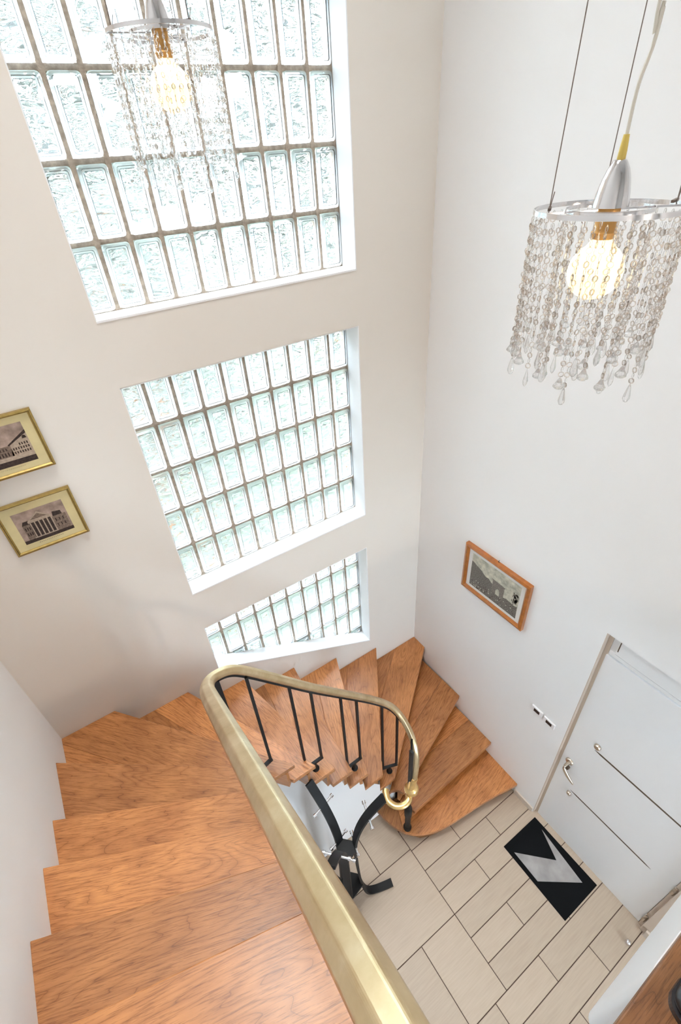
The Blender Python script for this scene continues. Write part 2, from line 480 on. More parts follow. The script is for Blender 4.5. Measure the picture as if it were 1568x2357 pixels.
def window(idx, rows, zb, zt, clip, label):
    mb = MB()
    x0, x1 = X0 - .006, X1 + .006
    y0, y1 = YG+.012, YG+.074
    jw = .0098
    def seg(a, b, c, d, o=0):
        mb.box((a, y0+o, c), (b, y1-o, d))
    zs = sorted(set([r[0] for r in rows] + [r[1] for r in rows]))
    def floor_at(x): return SL0[1] + (SL1[1]-SL0[1])*(x-SL0[0])/(SL1[0]-SL0[0]) if clip else zb
    for x in JX[1:10] + [X1-.004]:
        seg(x-jw, x+jw, max(zb, floor_at(x)-.01), zt)
    for z in zs:
        xa = x0
        if clip and z < SL0[1]: xa = SL0[0] + (z-SL0[1])/(SL1[1]-SL0[1])*(SL1[0]-SL0[0])
        if z-jw < zb - .03: continue
        seg(xa, x1, z-jw, z+jw, .0015)
    wn = part('window_%d' % idx, mb, M_mortar)
    tag(wn, label, 'window', kind='structure')
    for (za, zc) in rows:
        for k in range(10):
            cx = (JX[k]+JX[k+1])/2 ; cz = (za+zc)/2
            Mx = Matrix.Translation((cx, YG, cz))
            me = BLOCK
            if clip:
                zl, zr = floor_at(JX[k]), floor_at(JX[k+1])
                if max(zl, zr) > zc - .01: 
                    if min(zl, zr) > zc - .02: continue
                if max(zl, zr) > za:
                    bm = bmesh.new(); bm.from_mesh(BLOCK)
                    co = Vector((0, 0, floor_at(cx)-cz+.004))
                    no = Vector((-(SL1[1]-SL0[1]), 0, (SL1[0]-SL0[0]))).normalized()
                    bmesh.ops.bisect_plane(bm, geom=bm.verts[:]+bm.edges[:]+bm.faces[:], plane_co=co, plane_no=no, clear_inner=True)
                    bmesh.ops.holes_fill(bm, edges=[e for e in bm.edges if e.is_boundary], sides=0)
                    if len(bm.verts) < 6: bm.free(); continue
                    me = bpy.data.meshes.new('glass_block_cut'); bm.to_mesh(me); bm.free()
                    if len(me.materials) == 0:
                        for mm in (M_grim, M_gface, M_gback, M_gedge): me.materials.append(mm)
            place('glass_block', me, wn, Mx)
P = .251
window(1, [(2.125-P*(i+1), 2.125-P*i) for i in range(5)], 1.03, 2.10, True, 'lowest glass block window with a slanting sill above the stairs')
window(2, [(2.39+P*i, 2.39+P*(i+1)) for i in range(5)], 2.39, 3.645, False, 'middle glass block window, five rows of ten blocks')
window(3, [(3.915+P*i, 3.915+P*(i+1)) for i in range(6)], 3.916, 5.425, False, 'topmost and largest looking glass block window behind a chandelier')

# ------------------------------------------------------------------ ground floor tiles
f = MB(); f.box((-2.66, 0, -.1), (0.2, -6.0, ZF-.004))
floor = struct('floor', f, M_grout, 'beige tiled entrance hall floor with dark brown grout', 'floor')
G = .0026
tiles = []
ys = [-.991 - .1562*i for i in range(13)]
xj = [-.62, -.61, -.335, -.62, -.335, -.625, -.335, -.673, -.36, -.68, -.36, -.68]
for i in range(12):
    a, b = ys[i], ys[i+1]
    xl = -.977 if i < 7 else -1.08
    tiles.append((xl, xj[i], b, a)); tiles.append((xj[i], 0.035, b, a))
    if i >= 7: tiles.append((-1.72, xl, b, a))
tiles += [(-1.268, -.977, -1.133, -.78), (-1.62, -1.268, -1.133, -.78), (-1.80, -1.62, -1.133, -.78),
          (-1.62, -.977, -1.6155, -1.133), (-1.80, -1.62, -1.6155, -1.133),
          (-1.285, -.977, -2.0844, -1.6155), (-1.72, -1.285, -2.0844, -1.6155)]
for (a, b, c, d) in tiles:
    t = MB(); t.box((a+G, c+G, ZF-.012), (b-G, d-G, ZF))
    part('tile', t, M_tile, floor, Matrix.Translation((a, c, ZF)), bevel=.0012)

# ------------------------------------------------------------------ staircase
YI, XI = -.888, -1.880            # inner ends of the treads
ST = thing('staircase', 'winding wooden staircase with oak treads along the window wall', 'staircase', (-.6, -1.2, 0))
R_ = .18; TH = .038
nos = {2: ((0, -1.004), (-.868, -1.043)), 3: ((0, -.612), (-.90, -.95)), 4: ((0, -.146), (-.94, YI)),
       5: ((-.438, 0), (-1.048, YI)), 6: ((-.842, 0), (-1.170, YI)), 7: ((-1.214, 0), (-1.286, YI)), 8: ((-1.598, 0), (-1.402, YI)),
       9: ((-1.962, 0), (-1.520, YI)), 10: ((-2.372, 0), (-1.640, YI)), 11: ((XL, -.270), (XI, -.848)), 12: ((XL, -.676), (XI, -1.075)),
       13: ((XL, -.952), (XI, -1.300)), 14: ((XL, -1.246), (XI, -1.516)), 15: ((XL, -1.54), (XI, -1.724)), 16: ((XL, -2.0), (XI, -2.0))}
UND = .03
def line_off(a, b, d):
    # shift the line a-b by d to the uphill side
    v = Vector((b[0]-a[0], b[1]-a[1])).normalized()
    n = Vector((-v.y, v.x))
    return n*d
def clip_poly(pts, p0, n, keep):
    out = []
    for i in range(len(pts)):
        a, b = Vector(pts[i]), Vector(pts[(i+1) % len(pts)])
        da, db = (a-p0).dot(n)*keep, (b-p0).dot(n)*keep
        if da >= 0: out.append(tuple(a))
        if da*db < 0:
            t = da/(da-db); out.append(tuple(a + (b-a)*t))
    return out
def uphill(k):
    (wx, wy), (ix, iy) = nos[k]
    v = Vector((ix-wx, iy-wy)).normalized()
    n = Vector((v.y, -v.x))
    if k+1 in nos:
        (ax, ay), (bx, by) = nos[k+1]
        mid = Vector(((ax+bx)/2-(wx+ix)/2, (ay+by)/2-(wy+iy)/2))
    else: mid = Vector((0, -1))
    return n if n.dot(mid) > 0 else -n
for k in range(2, 16):
    (wx, wy), (ix, iy) = nos[k]
    (wx2, wy2), (ix2, iy2) = nos[k+1]
    n2 = uphill(k+1)
    poly = [(wx, wy)]
    if k == 4: poly += [(0, 0)]
    if k == 10: poly += [(XL, 0)]
    poly += [(wx2+n2.x*UND, wy2+n2.y*UND)]
    if k in (5, 6, 7, 8, 9): poly[-1] = (poly[-1][0], 0)
    e2 = [ix2+n2.x*UND, iy2+n2.y*UND]
    if 4 <= k <= 9: e2[1] = YI
    if k >= 11: e2[0] = XI
    poly.append(tuple(e2))
    if k == 10: poly[-1] = (XI, -.878); poly.append((XI, YI-.014)); 
    if k == 2: poly += [(-.905, -.93), (-.885, -.99)]
    if k == 3: poly += [(-1.005, YI), (-.965, -.884), (-.925, -.905)]
    poly.append((ix, iy))
    if k == 10: poly[-1] = (ix, YI-.014)
    # dedupe
    pp = []
    for p_ in poly:
        if not pp or (Vector(p_)-Vector(pp[-1])).length > .004: pp.append(p_)
    poly = pp
    z1 = R_*k; z0 = z1-TH
    ang = math.atan2(iy-wy, ix-wx)
    Mt = Matrix.Translation((wx, wy, z1)) @ Matrix.Rotation(ang, 4, 'Z')
    n = uphill(k); p0 = Vector((wx, wy)) + n*(.255 if k not in (3, 9, 6) else .20)
    front = clip_poly(poly, p0, n, -1); back = clip_poly(poly, p0, n, 1)
    t = MB(); t.prism(front, z0, z1)
    tr = part('tread', t, M_wood, ST, Mt, bevel=.0035)
    if len(back) > 2:
        t = MB(); t.prism(back, z0, z1)
        part('back_board', t, M_wood, tr, Matrix.Translation((0, 0, 0)) @ Mt @ Matrix.Translation((.3, .4, 0)), bevel=.0022)
    # riser under this tread, set back from the nosing
    ru = uphill(k)*.034; ru2 = uphill(k)*.056
    a = Vector((wx, wy)); b = Vector((ix, iy))
    if 4 <= k <= 10: b = b + (a-b).normalized()*.022
    elif k >= 11: b = b + (a-b).normalized()*.022
    t = MB(); t.prism([tuple(a+ru), tuple(b+ru), tuple(b+ru2), tuple(a+ru2)], R_*(k-1), z0)
    part('riser', t, M_wood if k < 11 else M_wood, ST, Matrix.Translation((wx, wy, z0)) @ Matrix.Rotation(ang, 4, 'Z'))
# first step: rounded bullnose with its own curved riser
out1 = [(0, -1.312), (-.2, -1.272), (-.4, -1.243), (-.6, -1.222), (-.70, -1.206), (-.79, -1.182), (-.865, -1.148), (-.93, -1.106), (-.975, -1.058), (-1.008, -1.005), (-1.030, -.945), (-1.045, -.885), (-1.056, -.815)]
b1 = out1 + [(-1.0, -.80), (-.95, -.82), (-.90, -.862), (-.84, -.93), (0, -.93)]
n = Vector((-.5, .86))
p0 = Vector((-1.0, -1.02)); n = Vector((-.92, .39)).normalized(); p0 = Vector((-.955, -1.0))
t = MB(); t.prism(clip_poly(b1, p0, n, -1), .18-TH, .18)
Mt = Matrix.Translation((0, -1.3, .18)) @ Matrix.Rotation(PI+.17, 4, 'Z')
tr = part('tread', t, M_wood, ST, Mt, bevel=.004)
t = MB(); t.prism(clip_poly(b1, p0, n, 1), .18-TH, .18)
part('back_board', t, M_wood, tr, Mt @ Matrix.Rotation(.5, 4, 'Z'), bevel=.003)
ins = [(x*1.0 + (.03 if x < -.9 else 0), y+.03) for x, y in out1]
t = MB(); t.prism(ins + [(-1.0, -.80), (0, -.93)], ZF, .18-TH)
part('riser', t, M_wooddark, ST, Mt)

# inner walls below the treads
w = MB()
xs = [(-.94, .70), (-1.06, .72), (-1.30, 1.08), (-1.54, 1.44), (-1.70, 1.70), (-1.80, 1.78)]
w.extr([(-.86, -.80, 0), (-1.868, -.80, 0)] + [(x, -.80, z-.10) for x, z in [(-1.868, 1.80), (-1.66, 1.62), (-1.54, 1.44), (-1.42, 1.26), (-1.30, 1.08), (-1.18, .90), (-1.06, .72), (-.97, .58), (-.86, .58)]], (0, .10, 0))
struct('wall_stair', w, M_wall, 'white wall under the inner ends of the lower treads', 'wall')
w = MB()
w.extr([(-1.868, -.80, 0), (-1.868, -3.5, 0), (-1.868, -3.5, 2.84), (-1.868, -2.02, 2.84), (-1.868, -2.0, 2.62), (-1.868, -1.75, 2.55), (-1.868, -1.0, 1.88), (-1.868, -.80, 1.74)], (-.08, 0, 0))
struct('wall_flight', w, M_wall, 'white wall under the upper stair flight', 'wall')
w = MB()   # quarter wall behind the notch of the bottom steps
w.box((-.92, -.84, ZF), (-.94, -.80, .30))
# landing
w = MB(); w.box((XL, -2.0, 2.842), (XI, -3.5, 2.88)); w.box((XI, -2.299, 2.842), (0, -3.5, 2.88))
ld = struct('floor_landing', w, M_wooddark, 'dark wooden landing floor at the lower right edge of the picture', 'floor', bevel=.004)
t = MB()
c = [(-1.346+.03-.03*math.cos(a), -2.297-.03+.03*math.sin(a)) for a in [PI/2*i/5 for i in range(6)]]
t.prism(c + [(-.004, -2.297), (-.004, -2.60), (-1.346, -2.60)], 2.24, 2.842)
part('fascia', t, M_white, ld, smooth=30, label='white fascia panel with a rounded corner')

# ------------------------------------------------------------------ railing
RL = thing('stair_railing', 'brass handrail on black iron balusters along the stairs', 'railing', (-1.2, -.85, 0))
def catmull(pts, n=8):
    P = [Vector(p) for p in pts]; P = [P[0]*2-P[1]] + P + [P[-1]*2-P[-2]]
    o = []
    for i in range(1, len(P)-2):
        for j in range(n):
            t = j/n
            a, b, c_, d = P[i-1], P[i], P[i+1], P[i+2]
            o.append(.5*((2*b) + (c_-a)*t + (2*a-5*b+4*c_-d)*t*t + (3*b-a-3*c_+d)*t**3))
    o.append(P[-2])
    return o
s_ = .78
def zr(y): return 2.745 + s_*(-.87-y)
railp = [(-1.950, -3.0, 3.70), (-1.948, -2.40, 3.74), (-1.945, -2.15, zr(-2.13)), (-1.938, -1.9, zr(-1.9)), (-1.930, -1.5, zr(-1.5)), (-1.923, -1.2, zr(-1.2)), (-1.918, -1.03, zr(-1.03)),
         (-1.908, -.945, zr(-.95)), (-1.876, -.878, 2.755), (-1.805, -.842, 2.705), (-1.74, -.832, 2.637), (-1.60, -.828, 2.45), (-1.45, -.824, 2.245), (-1.30, -.816, 2.05), (-1.17, -.810, 1.885),
         (-1.06, -.808, 1.745), (-.985, -.812, 1.645), (-.925, -.828, 1.562), (-.885, -.862, 1.475), (-.863, -.910, 1.385), (-.855, -.960, 1.29), (-.865, -1.01, 1.185), (-.893, -1.045, 1.075), (-.922, -1.06, .97), (-.938, -1.064, .90)]
def resample(P_, step):
    out = [P_[0].copy()]; need = step
    for a, b in zip(P_[:-1], P_[1:]):
        seg = (b-a).length; pos = 0.0
        while seg - pos >= need:
            pos += need; out.append(a.lerp(b, pos/seg)); need = step
        need -= seg - pos
    if (out[-1]-P_[-1]).length > step*.3: out.append(P_[-1].copy())
    return out
path = resample(catmull(railp, 16), .008)
for _ in range(20): path = [path[0]] + [(path[i-1]+path[i]*2+path[i+1])/4 for i in range(1, len(path)-1)] + [path[-1]]
hw_, hh_ = .0315, .025
def rnd_prof(pts, r0):
    out = []
    for i in range(len(pts)):
        a, b, c_ = Vector(pts[i-1]), Vector(pts[i]), Vector(pts[(i+1) % len(pts)])
        p1 = b + (a-b).normalized()*r0; p2 = b + (c_-b).normalized()*r0
        out += [tuple(p1*(1-t_)**2 + b*2*t_*(1-t_) + p2*t_*t_) for t_ in (0, .25, .5, .75, 1)]
    return out
prof = rnd_prof([(-.017, -hh_), (.017, -hh_), (hw_, -.010), (hw_-.001, .008), (.015, hh_), (-.014, hh_), (-hw_+.001, .008), (-hw_, -.010)], .005)
nr = len(path)
rsc = [1.0 if q.y < -.95 and q.x < -1.8 else .72 for q in path]
for _ in range(120): rsc = [rsc[0]] + [(rsc[i-1]+rsc[i]+rsc[i+1])/3 for i in range(1, nr-1)] + [rsc[-1]]
r = MB(); r.sweep(path, prof, scales=rsc)
part('handrail', r, M_rail, RL)
r = MB(); r.sweep(path[80:-70], [(-.010, -.030), (.010, -.030), (.010, -.010), (-.010, -.010)])
part('flat_bar', r, M_black, RL, label='black flat iron bar under the handrail')
r = MB(); r.lathe([(.026, -.05), (.026, .05)], 16, (0, 0, 0))
Mc = Matrix.Translation((-.928, -1.061, .945)) @ Vector((-.35, -.1, -1)).to_track_quat('Z', 'Y').to_matrix().to_4x4()
o = place('collar', r.mesh('collar', [M_brass], 40), RL, Mc)
r = MB(); r.sphere((-.935, -1.062, .872), .051, 28)
part('ball_finial', r, M_brass, RL, smooth=80)
cu = catmull([(-.955, -1.062, .825), (-.985, -1.090, .815), (-1.035, -1.092, .812), (-1.080, -1.062, .812), (-1.097, -1.01, .814), (-1.083, -.965, .818), (-1.066, -.945, .82)], 6)
r = MB(); r.sweep(cu, [(.024*math.cos(a)*(1 if True else 1), .016*math.sin(a)) for a in [2*PI*k/12 for k in range(12)]])
part('volute', r, M_brass, RL, smooth=60, label='polished brass volute end')
# newel
r = MB(); r.lathe([(.030, .18), (.032, .20), (.024, .225), (.0215, .24), (.0215, .40), (.028, .415), (.030, .50), (.026, .54), (.016, .56), (.013, .80)], 14, (-.937, -1.045, 0))
r.bar((-.937, -1.045, .78), (-.905, -1.02, 1.05), .012, .02, up=(0, 1, 0))
part('newel_post', r, M_black, RL, smooth=40)
r = MB(); r.bar((-.937, -1.045, .55), (-.937, -1.045, 1.36), .016, .026, up=(0, 1, 0))
r.bar((-.937, -1.045, 1.352), (-.866, -.965, 1.30), .014, .02)
part('newel_post', r, M_black, RL)
def railz(x, y):
    best = None
    for a, b in zip(path[:-1], path[1:]):
        d = Vector((b.x-a.x, b.y-a.y)); t_ = max(0, min(1, ((x-a.x)*d.x+(y-a.y)*d.y)/max(1e-9, d.length_squared)))
        p_ = a.lerp(b, t_); e = (p_.x-x)**2+(p_.y-y)**2
        if best is None or e < best[0]: best = (e, p_.z)
    return best[1]
def ubal(pa, pb, k, stub, wide=.013):
    # two balusters joined by a bar at the foot and carried by one stub
    zb = R_*k + .075
    for q in (pa, pb):
        b_ = MB(); b_.bar((q[0], q[1], zb-.008), (q[0], q[1], railz(*q)-.034), wide if q is pa else .013, .014, up=(0, 1, 0))
        part('baluster', b_, M_black, RL)
    b_ = MB(); d = (Vector(pb)-Vector(pa)).normalized()*.008
    b_.bar((pa[0]-d.x, pa[1]-d.y, zb), (pb[0]+d.x, pb[1]+d.y, zb), .016, .018)
    part('foot_bar', b_, M_black, RL)
    b_ = MB(); b_.lathe([(.022, R_*k), (.022, R_*k+.008), (.013, R_*k+.016), (.011, zb-.004)], 12, (stub[0], stub[1], 0))
    part('foot_stub', b_, M_black, RL, smooth=40)
ubal((-1.868, -.874), (-1.741, -.846), 10, (-1.80, -.857), wide=.030)
ubal((-1.556, -.826), (-1.449, -.822), 8, (-1.498, -.824))
ubal((-1.275, -.812), (-1.171, -.808), 6, (-1.222, -.810))
ubal((-.99, -.812), (-.892, -.846), 4, (-.942, -.828))
for k, ya, yb in ((12, -1.13, -1.26), (14, -1.58, -1.70)):
    ubal((-1.908, ya), (-1.914, yb), k, (-1.908, (ya+yb)/2))

# ------------------------------------------------------------------ entrance door
DX = .03
dr = thing('door_1', 'white entrance door with two bronze grooves and lever handle', 'door', (DX, -1.93, 0), kind='structure')
t = MB(); t.box((0.0, DY0-.0, ZF), (.11, DY0-.004, DZ))
part('jamb', t, M_jamb, dr, label='beige side of the door recess')
t = MB(); t.box((DX+.001, DY0-.004, ZF), (DX+.06, DY0-.030, DZ))
part('frame_stile', t, M_jamb, dr, bevel=.002)
t = MB(); t.box((DX+.004, DY0-.030, 2.095), (DX+.06, DY1+.02, DZ))
t.box((DX-.012, DY0-.064, 2.140), (DX+.01, DY1+.02, DZ-.014)); t.box((DX-.005, DY0-.034, 2.104), (DX+.01, DY1+.02, 2.132))
part('door_frame', t, M_doorwhite, dr, bevel=.002)
t = MB(); t.box((DX-.0135, DY0-.072, 2.168), (DX-.010, DY0-.077, DZ-.016))
part('frame_joint', t, M_bronze, dr)
LY0, LY1 = DY0-.024, -2.352
t = MB(); t.box((DX-.002, LY0, ZF+.002), (DX+.045, LY1, 2.088))
leaf = part('door_leaf', t, M_doorwhite, dr, bevel=.003)
def groove(za, y0, y1, wd):
    g = MB(); x = DX-.0035
    g.extr([(x, y0, za), (x, y0-.04, za+wd), (x, y1+.04, za+wd), (x, y1, za), (x, y1+.04, za-wd), (x, y0-.04, za-wd)], (.003, 0, 0))
    part('groove_strip', g, M_bronze, leaf)
groove(1.287, -1.672, -2.30, .0065); groove(.690, -1.650, -2.222, .0055)
def knob(y, z, r_):
    g = MB(); g.lathe([(r_, 0), (r_, -.012), (r_*.8, -.018), (r_*.3, -.02)], 16, (DX-.002, y, z), axis='X')
    part('round_knob', g, M_nickel, leaf, smooth=40)
knob(-1.680, 1.340, .021); knob(-1.652, .655, .016)
hy, hz = -1.574, .975
g = MB(); g.lathe([(.027, 0), (.027, -.010), (.018, -.016)], 18, (DX-.002, hy, hz), axis='X')
g.tube([(DX-.006, hy, hz), (DX-.055, hy, hz-.003)], .010, 10)
hp = catmull([(DX-.053, hy, hz+.001), (DX-.064, hy-.004, hz-.017), (DX-.062, hy-.030, hz-.055), (DX-.056, hy-.060, hz-.090), (DX-.050, hy-.088, hz-.120)], 5)
g.sweep(hp, [(.0075*math.cos(a), .0105*math.sin(a)) for a in [2*PI*k/10 for k in range(10)]], scales=[.8+.5*math.sin(PI*min(1, i/(len(hp)-1)*1.05)) if i < len(hp)-1 else .4 for i in range(len(hp))])
part('lever_handle', g, M_nickel, leaf, smooth=60)
g = MB(); g.lathe([(.014, 0), (.014, -.022), (.006, -.024)], 14, (DX-.002, hy-.004, hz-.066), axis='X')
part('lock_cylinder', g, M_bronze, leaf, smooth=40)
t = MB(); t.box((-.0, DY1, ZF), (.11, DY1+.05, DZ)); t.box((DX-.01, LY1-.002, ZF), (DX+.05, DY1+.05, 2.126))
part('hinge_jamb', t, M_jamb, dr)
for z in (.17, .72, 1.85):
    g = MB(); g.lathe([(.011, -.05), (.011, -.003), (.009, 0), (.011, .003), (.011, .05)], 12, (DX-.012, LY1-.008, z))
    part('hinge', g, M_nickel, dr, smooth=40)
t = MB(); t.box((-.001, -2.405, ZF), (-.02, -2.60, ZF+.085))
tag(part('baseboard_corner', t, M_skirt, bevel=.003), 'beige stone skirting right of the door hinges', 'skirting', kind='structure')
t = MB(); t.box((0, -1.305, ZF), (-.012, DY0+.006, ZF+.06))
tag(part('baseboard_right', t, M_skirt, bevel=.003), 'short beige skirting between bottom step and door', 'skirting', kind='structure')
# door stop
t = MB(); t.lathe([(.016, ZF), (.019, ZF+.01), (.017, ZF+.026), (.010, ZF+.034), (.003, ZF+.036)], 16, (-.137, -2.375, 0))
tag(part('door_stop', t, M_chrome, smooth=50), 'small chrome dome door stop on the tiles', 'door stop')
# light switches
for i, (yc, zc) in enumerate(((-1.278, 1.222), (-1.377, 1.213))):
    sw = thing('light_switch', ('white switch with black rocker, the one farther from the door', 'white switch with black rocker, the one nearer the door')[i], 'switch', (0, yc, zc), 'two light switches beside the door')
    t = MB(); t.box((0, yc-.044, zc-.028), (-.012, yc+.044, zc+.028)); part('plate', t, M_plastic, sw, bevel=.004)
    t = MB(); t.box((-.010, yc-.022, zc-.014), (-.0135, yc+.022, zc+.014)); part('rocker', t, M_rocker, sw)

# ------------------------------------------------------------------ doormat
mt_ = thing('doormat', 'black doormat with a grey zigzag in front of the door', 'doormat', (-.2, -1.8, ZF))
t = MB(); t.box((-.378, -2.072, ZF), (-.018, -1.528, ZF+.006)); part('base', t, M_mat, mt_, bevel=.002)
t = MB(); t.prism([(-.344, -1.600), (-.128, -1.812), (-.048, -1.618), (-.092, -2.004), (-.348, -1.818)], ZF+.005, ZF+.0085)
part('zigzag', t, M_matgrey, mt_, label='grey zigzag stripe')

# ------------------------------------------------------------------ coat stand
CX, CY = -1.521, -1.139
cs = thing('coat_stand', 'black bentwood coat stand with chrome pegs below the stairs', 'coat stand', (CX, CY, ZF))
prof_rz = catmull([(.305, .052, 0), (.25, .046, 0), (.18, .050, 0), (.125, .085, 0), (.095, .17, 0), (.075, .32, 0), (.062, .55, 0), (.056, .80, 0), (.056, 1.0, 0), (.070, 1.13, 0), (.105, 1.26, 0), (.165, 1.385, 0), (.25, 1.505, 0)], 5)
for ai in (-16, 104, 224):
    a = math.radians(ai); d = Vector((math.cos(a), math.sin(a), 0)); tg = Vector((-math.sin(a), math.cos(a), 0))
    pth = [Vector((CX, CY, ZF-.03)) + d*q.x + Vector((0, 0, q.y)) for q in prof_rz]
    s = MB(); n_ = len(pth); vs = []
    for i, p_ in enumerate(pth):
        tt = (pth[min(i+1, n_-1)]-pth[max(i-1, 0)]).normalized(); nn = tt.cross(tg).normalized()
        for (u, v) in ((-.026, -.007), (.026, -.007), (.026, .007), (-.026, .007)): vs.append(p_+tg*u+nn*v)
    fs = [(j*4+k, j*4+(k+1) % 4, j*4+4+(k+1) % 4, j*4+4+k) for j in range(n_-1) for k in range(4)] + [(3, 2, 1, 0), tuple((n_-1)*4+k for k in range(4))]
    s.add(vs, fs)
    lg = part('leg', s, M_blackwood, cs, smooth=30)
    for (rr, zz, ln) in ((.152, 1.36, .066), (.058, 1.03, .060)):
        p0 = Vector((CX, CY, 0)) + d*rr + Vector((0, 0, zz))
        s = MB(); s.tube([p0-tg*ln, p0+tg*ln], .0065, 10)
        for sg in (-1, 1): s.tube([p0+tg*sg*(ln-.002), p0+tg*sg*(ln+.003), p0+tg*sg*(ln+.012)], .0115, 10)
        part('peg', s, M_chrome, lg, smooth=40)
for zz, rr in ((.985, .062), (.36, .078)):
    pts = []
    for ai in (-16, 104, 224):
        for dlt in (-24, 24):
            a = math.radians(ai+dlt); pts.append((CX+rr*1.05*math.cos(a), CY+rr*1.05*math.sin(a)))
    s = MB(); s.prism(pts, zz-.009, zz+.009)
    part('joining_plate', s, M_blackwood, cs, bevel=.002)

# ------------------------------------------------------------------ framed prints
def frame_pic(name, label, wall, c, wd, ht, mats, art, fw=.014, dp=.02, group=None, mount=.036):
    # wall 'W': plane y=0 facing -y ; wall 'R': plane x=0 facing -x
    if wall == 'W': base = Matrix(((1, 0, 0, c[0]), (0, 0, 1, 0), (0, 1, 0, c[1]), (0, 0, 0, 1)))    # u->x, v->z, w-> y (into wall)
    else: base = Matrix(((0, 0, 1, 0), (-1, 0, 0, c[0]), (0, 1, 0, c[1]), (0, 0, 0, 1)))
    root = thing(name, label, 'picture', base.to_translation(), group)
    def q(mb):
        mb.v = [base @ v for v in mb.v]; return mb
    mf, mdk, mm = mats
    def ring(w0, h0, w1, h1, d0, d1, mat_, nm):
        m_ = MB()
        for s_a, s_b in (((-1, -1), (1, -1)), ((1, -1), (1, 1)), ((1, 1), (-1, 1)), ((-1, 1), (-1, -1))):
            o0 = (s_a[0]*w0, s_a[1]*h0); o1 = (s_b[0]*w0, s_b[1]*h0); i1 = (s_b[0]*w1, s_b[1]*h1); i0 = (s_a[0]*w1, s_a[1]*h1)
            vs = [(*o0, 0), (*o1, 0), (*i1, 0), (*i0, 0), (*o0, -d0), (*o1, -d0), (*i1, -d1), (*i0, -d1)]
            m_.add(vs, [(0, 3, 2, 1), (4, 5, 6, 7), (0, 1, 5, 4), (1, 2, 6, 5), (2, 3, 7, 6), (3, 0, 4, 7)])
        return part(nm, q(m_), mat_, root)
    W2, H2 = wd/2, ht/2
    ring(W2, H2, W2-fw*.5, H2-fw*.5, dp*.82, dp, mf, 'frame')
    ring(W2-fw*.5, H2-fw*.5, W2-fw*.62, H2-fw*.62, dp*.86, dp*.8, mdk, 'frame_groove')
    ring(W2-fw*.62, H2-fw*.62, W2-fw, H2-fw, dp*.9, dp*.62, mf, 'inner_frame')
    m_ = MB(); m_.box((-W2+fw*.9, -H2+fw*.9, 0), (W2-fw*.9, H2-fw*.9, -dp*.5)); part('mount', q(m_), mm, root)
    pw, ph = W2-fw-mount, H2-fw-mount*.8
    zz = -dp*.5
    pr_ = MB(); art(pr_, pw, ph, zz)
    part('print', q(pr_), ART, root)
    return root
ART = [M_skyp, M_ink, M_inkmid, M_inklight, M_gsky, M_gmid, M_gdark]
def flat(mb, pts, z, mi): mb.extr([(x, y, z) for x, y in pts], (0, 0, -.0003), mi)
def rect(mb, x0, y0, x1, y1, z, mi): flat(mb, [(x0, y0), (x1, y0), (x1, y1), (x0, y1)], z, mi)
def art_temple(mb, w_, h, z):
    h2 = h*.92
    rect(mb, -w_, -h, w_, h2, z, 0); z -= .0003
    rect(mb, -w_, -h, w_, -h*.80, z, 1)
    rect(mb, -w_*.80, -h*.80, w_*.92, h*.12, z, 2)
    flat(mb, [(-w_*.80, h*.12), (-w_*.50, h*.12), (-w_*.52, h*.34), (-w_*.72, h*.34)], z, 1)
    flat(mb, [(w_*.42, h*.12), (w_*.80, h*.12), (w_*.78, h*.34), (w_*.46, h*.40)], z, 1)
    z -= .0003
    flat(mb, [(-w_*.55, h*.28), (w_*.38, h*.28), (-w_*.06, h*.72)], z, 3)
    flat(mb, [(-w_*.42, h*.33), (w_*.25, h*.33), (-w_*.07, h*.62)], z-.0003, 2)
    rect(mb, -w_*.55, h*.16, w_*.38, h*.28, z, 3)
    rect(mb, -w_*.52, -h*.74, w_*.36, h*.16, z, 1)
    for i in range(6):
        x = -w_*.50 + i*w_*.166
        rect(mb, x, -h*.76, x+w_*.05, h*.16, z-.0003, 3)
    rect(mb, -w_*.56, -h*.80, w_*.40, -h*.74, z-.0003, 3)
    for i in range(3):
        for j in range(2):
            for s0 in (-w_*.76, w_*.46):
                rect(mb, s0+i*w_*.085+ (w_*.06 if s0 > 0 else 0)*i, -h*.55+j*h*.32, s0+w_*.045+i*w_*.085+(w_*.06 if s0 > 0 else 0)*i, -h*.36+j*h*.32, z-.0003, 1)
    for i in range(14): rect(mb, -w_*.5+i*w_*.072, -h*1.13, -w_*.46+i*w_*.072, -h*1.10, z+.0006, 2)
